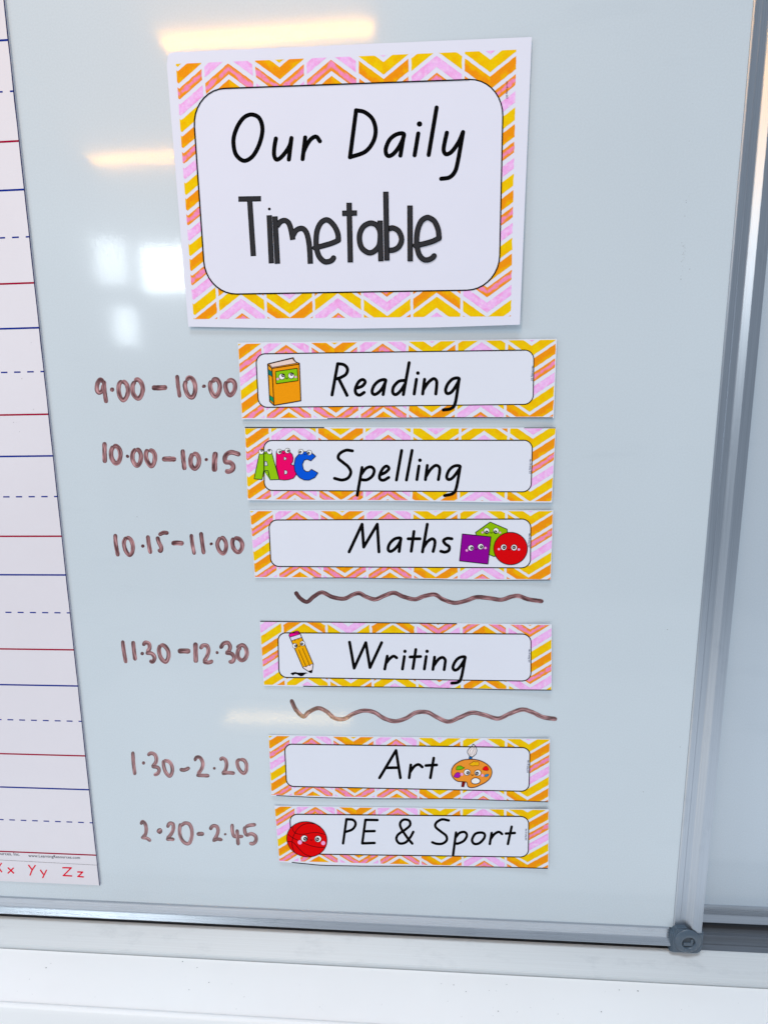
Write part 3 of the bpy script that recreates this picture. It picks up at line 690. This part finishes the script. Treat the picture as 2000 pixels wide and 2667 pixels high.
credit(sh, (1385.5, 953), (1383, 992), 3.8, o)
B_ = frame(660, 920, 10.369); K = (32, 12, 18)
d = drawing(sh, B_, 'book_drawing', o, [
 ([(385,285),(1075,115),(1095,170),(1180,250),(1240,265),(1280,1280),(555,1405),(440,1295)], (218,140,18), False),
 ([(400,310),(500,405),(550,1400),(440,1290)], (246,146,20), False),
 ([(425,295),(1060,140),(1110,210),(1180,258),(500,390)], (205,190,190), False),
 ([(395,430),(505,500),(510,635),(398,560)], (14,108,108), False),
 ([(440,1130),(540,1200),(545,1330),(445,1240)], (14,140,98), False),
 ([(595,490),(1185,400),(1205,735),(615,820)], (120,178,20), False)],
 [([(385,285),(1075,115),(1095,170),(1130,218),(1180,250),(1240,265),(1280,1280),(555,1405),(440,1295),(385,285)], 26, K, False),
  ([(395,310),(500,405),(1235,290)], 22, K, False), ([(500,405),(555,1400)], 24, K, False), ([(420,285),(505,375),(1180,258)], 14, K, False),([(420,285),(1050,138),(1100,200)], 12, K, False),
  ([(395,425),(505,495)], 12, K, False), ([(398,560),(512,635)], 12, K, False), ([(438,1128),(540,1200)], 12, K, False), ([(445,1245),(545,1335)], 12, K, False),
  ([(595,490),(1185,400),(1205,735),(615,820),(595,490)], 20, K, False)], label='orange hardback book with a green label and smiling face')
lf = 8*LY
cheek(sh, B_, (658,692), 34, d, lf); cheek(sh, B_, (1142,637), 30, d, lf)
eye(sh, B_, (768,627), 86, (800,592), 48, d, lf+LY); eye(sh, B_, (1020,600), 86, (1032,560), 46, d, lf+LY)
mouth(sh, B_, [(872,655),(885,682),(908,686),(930,655)], 14, d, lf)
# Spelling
sh, o = card('subject card reading Spelling with green, pink and blue ABC letters', R4, [(68,40),(1563,43),(1543,403),(82,392)], [(160,105),(1450,104),(1443,352),(163,345)], 7.5, [0,1,0,-1,0,1,0], cols7(1.5,42.4,13.6,0,3,1,2), L(.0022,.0018,.0003,2.2), 3)
lettering(sh, R4, [[(586,155),(555,152),(525,168),(518,190),(540,210),(566,232),(578,258),(565,285),(535,295),(500,287)],
 [(632,235),(609,368)],[(628,268),(650,240),(675,232),(690,248),(682,275),(655,294),(624,293)],
 [(720,270),(745,258),(761,240),(750,228),(732,240),(717,270),(718,290),(735,296),(760,283)],
 [(822,153),(797,295)],[(872,153),(845,295)],[(905,228),(895,293)],[(945,225),(936,293)],[(939,278),(960,245),(985,225),(1003,234),(1004,258),(998,293)],
 [(1103,230),(1075,228),(1050,248),(1038,278),(1045,292),(1062,288),(1085,262),(1103,230)],[(1103,230),(1085,330),(1067,360),(1028,370)]], 15, o, [(910,200,9)])
cutline(sh, [0], .001, .26, 2.6, o, True); cutline(sh, [0], .9, .999, 1.3, o, True)
credit(sh, (1379.5, 1196), (1378, 1234), 3.8, o)
A_ = frame(640, 1150, 7.9); K = (8, 14, 40)
d = drawing(sh, A_, 'letter_drawing', o, [([(295,210),(530,210),(688,782),(500,790),(462,600),(370,600),(335,785),(172,768),(280,250)], (128,180,20), False), ([(392,408),(430,408),(452,492),(386,500)], (190,202,220), False)],
 [([(285,210),(530,210),(688,782),(500,788),(462,600),(370,600),(335,782),(172,766),(280,250)], 15, K, False), ([(392,408),(432,408),(453,493),(387,500),(392,408)], 12, K, False)], label='green letter A with eyes')
eye(sh, A_, (320,208), 56, (330,182), 26, d, lf); eye(sh, A_, (490,208), 56, (482,180), 26, d, lf); mouth(sh, A_, [(388,235),(405,252),(425,237)], 9, d, lf)
d = drawing(sh, A_, 'letter_drawing', o, [([(628,205),(760,190),(880,200),(950,250),(978,340),(965,420),(925,465),(1000,500),(1040,580),(1035,680),(980,755),(880,788),(690,785),(628,520)], (208,10,100), False),
 ([(785,318),(820,318),(840,350),(820,380),(785,380)], (190,202,220), False), ([(795,590),(835,590),(862,628),(840,670),(795,675)], (190,202,220), False)],
 [([(628,205),(700,190),(800,185),(890,205),(955,260),(978,340),(965,420),(925,465),(1000,500),(1040,580),(1035,680),(980,755),(880,785),(790,793),(692,782),(628,520),(628,205)], 14, K, False), ([(785,318),(820,318),(838,350),(820,380),(785,380),(785,318)], 12, K, False), ([(795,590),(835,590),(860,628),(840,670),(795,675),(795,590)], 12, K, False)], layer=6*LY, label='pink letter B with eyes')
eye(sh, A_, (690,208), 56, (705,212), 28, d, lf+LY); eye(sh, A_, (858,188), 56, (875,192), 28, d, lf+LY); mouth(sh, A_, [(760,230),(778,246),(798,230)], 9, d, lf+LY)
cpts = [(1110,240),(1160,215),(1250,205),(1345,225),(1440,300),(1340,395),(1260,362),(1200,385),(1165,470),(1185,570),(1240,618),(1300,618),(1350,570),(1485,645),(1420,740),(1300,795),(1200,790),(1110,745),(1050,680),(1005,590),(995,470),(1020,340)]
d = drawing(sh, A_, 'letter_drawing', o, [(cpts, (10,78,205), False)], [(cpts+[cpts[0]], 15, K, False)], layer=8*LY, label='blue letter C with eyes')
eye(sh, A_, (1135,210), 56, (1120,215), 28, d, lf+2*LY); eye(sh, A_, (1305,228), 56, (1290,237), 30, d, lf+2*LY); mouth(sh, A_, [(1200,252),(1218,268),(1238,254)], 9, d, lf+2*LY)
# Maths
sh, o = card('subject card reading Maths with a square, a hexagon and a circle', R5, [(93,33),(1550,35),(1538,372),(117,360)], [(184,82),(1442,77),(1440,312),(195,305)], 8, [0,0,-1,0,2,2,0], cols7(1.0,42.4,9.0,0,3,1,2), L(.0012,.0014,.0003,2.8), 4)
lettering(sh, R5, [[(570,235),(632,102)],[(632,102),(640,212)],[(640,212),(705,102)],[(705,102),(713,235)],
 [(818,170),(790,172),(765,195),(757,222),(768,233),(788,222),(808,198),(818,170)],[(818,170),(810,233)],
 [(881,137),(868,232)],[(853,172),(910,172)],[(945,102),(922,235)],[(926,215),(945,187),(968,172),(981,182),(980,205),(973,233)],
 [(1063,172),(1040,170),(1023,181),(1032,197),(1050,210),(1048,228),(1030,236),(1010,232)]], 15, o)
cutline(sh, [0,0,-1,0,2,2,0], .2, .998, 1.7, o)
credit(sh, (1377, 1390), (1375, 1426), 3.8, o)
G_ = frame(1180, 1340, 7.541); K = (8, 8, 16)
hx = [(728,148),(1060,290),(1085,520),(900,790),(803,828),(600,745),(438,355)]
d = drawing(sh, G_, 'shape_drawing', o, [(hx, (125,172,10), False)], [(hx+[hx[0]], 15, K, False)], label='green hexagon with a face')
eye(sh, G_, (658,320), 59, (658,348), 34, d, lf); eye(sh, G_, (842,320), 59, (830,346), 34, d, lf); mouth(sh, G_, [(730,350),(750,367),(770,350)], 10, d, lf); cheek(sh, G_, (575,353), 20, d, lf); cheek(sh, G_, (922,357), 20, d, lf)
sq = [(180,383),(742,440),(683,975),(125,912)]
d = drawing(sh, G_, 'shape_drawing', o, [(sq, (124,6,142), False)], [(sq+[sq[0]], 16, K, False)], layer=6*LY, label='purple square with a face')
eye(sh, G_, (350,658), 60, (365,662), 32, d, lf+LY); eye(sh, G_, (542,632), 60, (553,638), 32, d, lf+LY); mouth(sh, G_, [(432,682),(452,696),(470,682)], 7, d, lf+LY); cheek(sh, G_, (268,707), 24, d, lf+LY); cheek(sh, G_, (633,658), 24, d, lf+LY)
ci = [(1128+330*math.cos(a), 670+318*math.sin(a)) for a in np.linspace(0, 2*math.pi, 49)]
d = drawing(sh, G_, 'shape_drawing', o, [(ci[:-1], (190,10,16), False)], [(ci, 15, (20,4,8), False)], layer=7*LY, label='red circle with a face')
eye(sh, G_, (993,645), 62, (1000,645), 36, d, lf+LY); eye(sh, G_, (1197,650), 64, (1195,648), 36, d, lf+LY); mouth(sh, G_, [(1076,682),(1096,698),(1118,682)], 9, d, lf+LY); cheek(sh, G_, (898,682), 24, d, lf+LY); cheek(sh, G_, (1290,688), 24, d, lf+LY)
# Writing
sh, o = card('subject card reading Writing with a yellow pencil drawing', R6, [(140,50),(1543,67),(1542,386),(160,362)], [(228,108),(1443,114),(1442,340),(234,322)], 8, [0,1,0,-1,0,1,0], [(.2,1,7.1,2),(42.6,-1,5.5,3),(85,1,7.6,2),(127.4,-1,5.8,3),(170,1,8.4,1),(213,-1,5.5,0),(255.4,1,8.5,1)], L(.0018,.0022,.0003,3.4), 5)
lettering(sh, R6, [[(572,153),(594,278)],[(594,278),(650,155)],[(650,155),(670,275)],[(670,275),(726,155)],
 [(753,220),(741,282)],[(746,255),(765,232),(783,220),(798,228)],[(835,222),(826,282)],[(890,188),(876,280)],[(862,224),(913,222)],
 [(940,222),(931,282)],[(980,225),(972,284)],[(976,266),(998,236),(1018,226),(1031,238),(1030,258),(1026,285)],
 [(1127,225),(1100,227),(1080,245),(1068,272),(1075,287),(1092,282),(1112,257),(1127,225)],[(1127,225),(1109,320),(1093,345),(1062,350)]], 14.5, o, [(838,197,8.5),(944,197,8.5)])
cutline(sh, [0], .002, .68, 2.4, o, True); cutline(sh, [0,1,0,-1,0,1,0], .14, .999, 2.2, o)
credit(sh, (1377, 1692), (1376, 1726), 3.6, o)
P_ = frame(720, 1630, 13.825); K = (14, 8, 14)
body = [(535,545),(895,425),(1325,1390),(1250,1380),(1205,1445),(1150,1430),(1080,1490),(1000,1470),(950,1510)]
d = drawing(sh, P_, 'pencil_drawing', o, [(body, (222,155,10), False), ([(485,415),(855,300),(895,425),(535,545)], (196,198,228), False),
 ([(450,330),(480,285),(720,195),(790,205),(840,265),(855,300),(485,415)], (222,8,140), False),
 ([(950,1510),(1000,1470),(1080,1490),(1150,1430),(1205,1445),(1250,1380),(1325,1390),(1285,1600),(1150,1630)], (218,205,216), False),
 ([(1150,1630),(1285,1590),(1270,1690),(1230,1700)], (14,12,16), False)],
 [([(450,330),(485,282),(720,193),(790,203),(845,265),(1325,1390),(1290,1590),(1272,1690),(1230,1700),(950,1515),(450,350),(450,330)], 26, K, False), ([(480,415),(855,298)], 24, K, False), ([(535,545),(895,425)], 20, K, False),
  ([(655,510),(668,550)], 16, K, False), ([(785,465),(800,505)], 16, K, False), ([(805,870),(1075,1490)], 18, K, False), ([(935,820),(1205,1445)], 18, K, False),
  ([(950,1510),(1000,1472),(1080,1490),(1105,1440),(1160,1425),(1205,1445),(1235,1390),(1325,1385)], 14, K, False)], label='yellow pencil with a pink rubber and a face')
eye(sh, P_, (665,725), 94, (700,728), 52, d, lf); eye(sh, P_, (935,640), 94, (915,655), 52, d, lf); mouth(sh, P_, [(795,738),(825,755),(852,722)], 12, d, lf)
drawing(sh, P_, 'squiggle_drawing', o, [([(498,1730),(560,1690),(680,1668),(760,1690),(860,1745),(900,1735),(980,1690),(1060,1685),(1140,1715),(1060,1725),(1010,1760),(950,1815),(870,1825),(800,1790),(720,1745),(650,1750),(600,1795)], (12,12,18), False)], [])
# Art
sh, o = card('subject card reading Art with a paint palette and brush drawing', R7, [(182,45),(1535,64),(1527,370),(196,338)], [(260,90),(1438,107),(1433,317),(270,293)], 7.5, [0,3,3.5,1,-2,-1,0], cols7(1.0,42.4,9.5,0,3,1,2), L(.0022,.0014,.0003,1.6), 6)
lettering(sh, R7, [[(716,252),(795,120)],[(795,120),(816,252)],[(748,204),(808,203)],[(866,190),(858,252)],[(862,225),(882,198),(903,188),(921,200)],[(976,157),(960,252)],[(938,193),(990,190)]], 14, o)
cutline(sh, [0,3,3.5,1,-2,-1,0], .02, .999, 1.9, o)
credit(sh, (1374, 1981), (1372, 2014), 3.6, o)
Q_ = frame(1150, 1920, 10.369); K = (50, 22, 16)
d = drawing(sh, Q_, 'paintbrush_drawing', o, [([(852,190),(930,270),(952,370),(930,460),(860,525),(820,540),(755,520),(700,430),(702,370),(760,300),(820,265)], (214,208,218), False),
 ([(755,520),(828,540),(810,612),(735,605)], (20,90,160), False)],
 [([(852,190),(930,270),(952,370),(930,460),(860,525),(820,540),(755,520),(700,430),(702,370),(760,300),(820,265),(852,190)], 18, (18,16,24), False), ([(755,515),(735,605),(812,612),(828,538)], 16, (18,16,30), False),
  ([(860,260),(860,350),(790,500)], 7, (60,50,60), True), ([(880,280),(900,380),(850,500)], 7, (60,50,60), True), ([(830,290),(760,390),(770,500)], 7, (60,50,60), True)], label='paintbrush with pale bristles')
drawing(sh, Q_, 'brush_handle_drawing', o, [([(555,1215),(640,1215),(605,1355),(535,1345)], (112,16,14), False)], [([(555,1215),(535,1345),(600,1355),(640,1215)], 14, (50,12,16), False)])
pal = [(735,608),(900,612),(1060,650),(1220,735),(1330,850),(1358,970),(1310,1110),(1200,1220),(1050,1300),(900,1360),(780,1370),(710,1340),(690,1270),(670,1225),(600,1212),(450,1205),(350,1150),(280,1060),(262,950),(290,840),(380,730),(550,635)]
d = drawing(sh, Q_, 'palette_drawing', o, [(pal, (216,136,50), False), ([(795,1190),(840,1130),(920,1105),(1000,1130),(1042,1185),(1010,1245),(920,1272),(830,1255)], (214,222,234), True),
 ([(395,850),(430,790),(520,785),(580,820),(620,830),(560,870),(480,890),(400,890)], (100,172,20), True), ([(335,1050),(400,970),(470,965),(505,1010),(490,1080),(430,1105),(340,1085)], (148,28,168), True),
 ([(750,730),(820,700),(860,660),(920,680),(980,665),(1010,730),(980,780),(900,770),(850,785),(780,770)], (226,165,20), True), ([(1110,860),(1170,800),(1230,800),(1268,880),(1230,910),(1130,900)], (215,12,22), True),
 ([(1160,1050),(1200,1010),(1275,1015),(1240,1065),(1175,1080)], (28,130,190), True)],
 [(pal+[pal[0]], 20, K, True), ([(795,1190),(840,1130),(920,1105),(1000,1130),(1042,1185),(1010,1245),(920,1272),(830,1255),(795,1190)], 18, K, True),
  ([(395,850),(430,790),(520,785),(580,820),(620,830),(560,870),(480,890),(400,890),(395,850)], 12, (40,80,12), True), ([(335,1050),(400,970),(470,965),(505,1010),(490,1080),(430,1105),(340,1085),(335,1050)], 12, (70,14,70), True),
  ([(750,730),(820,700),(860,660),(920,680),(980,665),(1010,730),(980,780),(900,770),(850,785),(780,770),(750,730)], 12, (130,80,14), True), ([(1110,860),(1170,800),(1230,800),(1268,880),(1230,910),(1130,900),(1110,860)], 10, (120,20,16), True),
  ([(1160,1050),(1200,1010),(1275,1015),(1240,1065),(1175,1080),(1160,1050)], 10, (20,60,90), True)], layer=6*LY, label='orange paint palette with a face and five paint blobs')
cheek(sh, Q_, (545,1010), 42, d, lf+LY); cheek(sh, Q_, (1102,1040), 36, d, lf+LY)
eye(sh, Q_, (688,958), 94, (710,970), 46, d, lf+2*LY, 88); eye(sh, Q_, (978,972), 94, (955,985), 46, d, lf+2*LY, 86); mouth(sh, Q_, [(800,1010),(815,1038),(845,1040),(860,1015)], 12, d, lf+2*LY)
# PE & Sport
sh, o = card('subject card reading PE & Sport with a red basketball drawing', R7, [(211,385),(1529,403),(1527,690),(234,655)], [(285,427),(1432,438),(1430,633),(295,617)], 8, [0,8,7,4,2,0,0], cols7(.8,42.4,7.5,0,3,1,2), L(.0018,.0016,.0006,.8), 7)
PES = [[(557,452),(541,567)],[(557,451),(590,455),(601,475),(585,500),(549,513)],[(648,455),(633,567)],[(648,454),(706,455)],[(641,509),(692,508)],[(633,567),(692,565)],
 [(873,568),(848,538),(820,495),(815,470),(832,453),(858,458),(862,480),(838,502),(805,525),(797,548),(812,567),(840,563),(862,540),(878,512)],
 [(1048,457),(1015,452),(988,468),(985,488),(1010,510),(1035,530),(1038,552),(1018,568),(990,569),(969,562)],
 [(1083,515),(1069,622)],[(1080,540),(1100,517),(1125,513),(1135,530),(1120,555),(1092,568),(1078,566)],
 [(1202,515),(1175,522),(1160,550),(1170,569),(1195,566),(1218,542),(1220,522),(1202,515)],[(1254,517),(1245,570)],[(1250,545),(1268,522),(1288,512),(1304,522)],[(1350,487),(1332,570)],[(1322,520),(1365,517)]]
lettering(sh, R7, PES[:6], 12.5, o, label='the letters PE'); lettering(sh, R7, PES[6:7], 12.5, o, name='ampersand'); lettering(sh, R7, PES[7:], 12.5, o, label='the word Sport')
cutline(sh, [0,8,7,4,2,0,0], .05, .998, 2.2, o)
credit(sh, (1368.5, 2160), (1368, 2190), 3.4, o)
Z_ = frame(730, 2120, 11.85); K = (36, 4, 14)
def ball(a):
    c, s_ = math.cos(a), math.sin(a); x, y = 625*c, 540*s_; t = math.radians(14); return (820+x*math.cos(t)-y*math.sin(t), 795+x*math.sin(t)+y*math.cos(t))
bl = [ball(a) for a in np.linspace(0, 2*math.pi, 49)]
d = drawing(sh, Z_, 'basketball_drawing', o, [(bl[:-1], (196,10,14), False)], [(bl, 22, K, False),
 ([(385,400),(385,500),(450,590),(560,632),(750,632),(950,595),(1150,590),(1370,640)], 18, K, True), ([(1040,315),(900,300),(700,345),(530,480),(410,690),(365,880),(375,1030),(430,1180)], 20, K, True),
 ([(245,645),(380,745),(560,830),(800,940),(1050,1020),(1370,1055)], 18, K, True), ([(235,865),(350,870),(450,940),(600,1110),(740,1240),(900,1310),(980,1325)], 18, K, True)], layer=6*LY, label='red basketball with a face')
cheek(sh, Z_, (603,888), 66, d, lf+2*LY); cheek(sh, Z_, (1325,910), 64, d, lf+2*LY)
eye(sh, Z_, (740,768), 110, (772,778), 60, d, lf+2*LY, 105); eye(sh, Z_, (1165,782), 110, (1145,792), 60, d, lf+2*LY, 105); mouth(sh, Z_, [(925,800),(935,828),(958,815),(978,828),(992,798)], 12, d, lf+2*LY, ink((96,10,20)))
# ------------------------------------------------------------------ ruled chart on the left
XC = -.27034; ZC = -.4285
ch = thing('ruled_chart', 'laminated handwriting chart with red and blue ruled lines hanging at the left', 'chart')
e0 = at([(18.8, 0)])[0]; e1_ = at([(260, 2304)])[0]; TH = .0012
zb_, zt_ = e1_[2], .52
mb = MB(); xs = [-.88, XC]; 
mb.v = [(-.88, -TH, zb_), (XC, -TH, zb_), (XC, -TH, zt_), (-.88, -TH, zt_), (-.88, -.0001, zb_), (XC, -.0001, zb_), (XC, -.0001, zt_), (-.88, -.0001, zt_)]
mb.f = [(0, 1, 2, 3), (4, 7, 6, 5), (0, 4, 5, 1), (1, 5, 6, 2), (2, 6, 7, 3), (3, 7, 4, 0)]
mb.build('laminated_sheet', M_CHART, ch, smooth=False)
CS = Sheet(); CS.lift = None
class Flat(Sheet):
    def __init__(s, h): s.h = h
    def map(s, p, layer=0.0):
        p = np.atleast_2d(np.asarray(p, float)); d = rays(p); t = (-(s.h+np.asarray(layer)*np.ones(len(p)))-C0[1])/d[:, 1]; return C0+t[:, None]*d
CH = Flat(TH)
EDGE_BLU, BLU, RED = ink((24, 34, 78)), ink((10, 38, 132)), ink((138, 8, 50))
def bar(mb, x0, x1, z, hgt, col, wob=0.0):
    mb.add([(x0, -TH-.00008, z-hgt/2), (x1, -TH-.00008, z-hgt/2+wob), (x1, -TH-.00008, z+hgt/2+wob), (x0, -TH-.00008, z+hgt/2)], [(0, 1, 2, 3)], col)
Z0L, SL = .35477, .0380
for k in range(-4, 21):
    z = Z0L-k*SL; ph = k % 3
    mb = MB()
    if ph == 1:
        x = XC-.0008; first = True
        while x > -.86:
            w_ = .0030 if first else .0062; bar(mb, x-w_, x, z, .0012, BLU); x -= w_+.0064; first = False
        mb.build('dashed_line', M_INK, ch, smooth=False)
    else:
        bar(mb, -.875, XC-.0006, z, .0015, BLU if ph == 0 else RED); mb.build('ruled_line', M_INK, ch, ('blue' if ph == 0 else 'red')+' ruled line', smooth=False)
mb = MB(); n = 60; zs = np.linspace(zb_, zt_, n); rs = random.Random(5)
for a, b in zip(zs[:-1], zs[1:]):
    w1, w2 = .0008+.0004*nz(a*40, 2), .0008+.0004*nz(b*40, 2)
    mb.add([(XC-w1, -TH-.00012, a), (XC+.0002, -TH-.00012, a), (XC+.0002, -TH-.00012, b), (XC-w2, -TH-.00012, b)], [(0, 1, 2, 3)], EDGE_BLU)
mb.build('dark_edge_line', M_INK, ch, smooth=False)  # uneven navy line along the right edge of the sheet
mb = MB(); Z3 = frame(0, 1600, 2.37)
q = Z3([(0, 1519), (600, 1551)]); n = 78; T_ = np.linspace(-.3, 1, int(n*1.3))
for a in T_[:-1]:
    p0 = q[0]+(q[1]-q[0])*a; p1 = q[0]+(q[1]-q[0])*(a+.0075); stroke(mb, CH, [p0, p1], 1.0, ink((40, 42, 50)), .0001, cap='butt', step=9)
mb.build('dotted_line', M_INK, ch)
RL = ink((196, 14, 48))
for nm, sts in (('letter', [[(-30,1540),(10,1592)],[(8,1540),(-26,1592)]]), ('letter', [[(50,1568),(84,1600)],[(82,1570),(50,1600)]]),
                ('letter', [[(177,1552),(198,1580)],[(217,1553),(198,1582),(186,1612)]]), ('letter', [[(250,1582),(266,1606)],[(286,1583),(264,1628)]]),
                ('letter', [[(388,1567),(440,1568)],[(438,1569),(392,1615)],[(390,1615),(442,1618)]]), ('letter', [[(480,1593),(510,1594)],[(510,1594),(482,1621)],[(480,1621),(514,1624)]])):
    mb = MB()
    for k, st in enumerate(sts): stroke(mb, CH, Z3(st), 8.0/2.37, RL, .0001+k*4e-6, step=2)
    mb.build(nm, M_INK, ch)
def text(body, p0, p1, parent, col, name):
    """small sans lettering whose baseline runs between two photograph points on the chart"""
    a, b = CH.map([p0, p1], .0001); cu = bpy.data.curves.new(name, 'FONT'); cu.body = body; cu.resolution_u = 2
    t = bpy.data.objects.new(name, cu); COL.objects.link(t); bpy.context.view_layer.update()
    me = bpy.data.meshes.new_from_object(t.evaluated_get(bpy.context.evaluated_depsgraph_get())); bpy.data.objects.remove(t)
    xs = [v.co.x for v in me.vertices]; x0, x1 = min(xs), max(xs); s = np.linalg.norm(b-a)/(x1-x0)
    ex = (b-a)/np.linalg.norm(b-a); ez = np.array([-ex[2], 0, ex[0]])
    mb = MB(); mb.add([a+ex*(v.co.x-x0)*s+ez*v.co.y*s for v in me.vertices], [tuple(p.vertices) for p in me.polygons], col)
    return mb.build(name, M_INK, parent, smooth=False)
text('www.LearningResources.com', Z3([(176, 1500)])[0], Z3([(494, 1513)])[0], ch, ink((40, 44, 60)), 'website_print')
text('Learning Resources, Inc.', Z3([(-160, 1481)])[0], Z3([(123, 1493)])[0], ch, ink((40, 44, 60)), 'publisher_print')
# small smudges on the chart
mb = MB(); rs = random.Random(9)
for q_ in ((193,218),(206,632),(208,628),(83,710),(100,710),(120,768),(135,440)): disc(mb, CH, frame(0, 800, 2.37)([q_])[0], rs.uniform(.4, 1.0), ink((130, 130, 140)), .00012, n=6)
o = mb.build('smudge', M_INK, ch); o['kind'] = 'stuff'
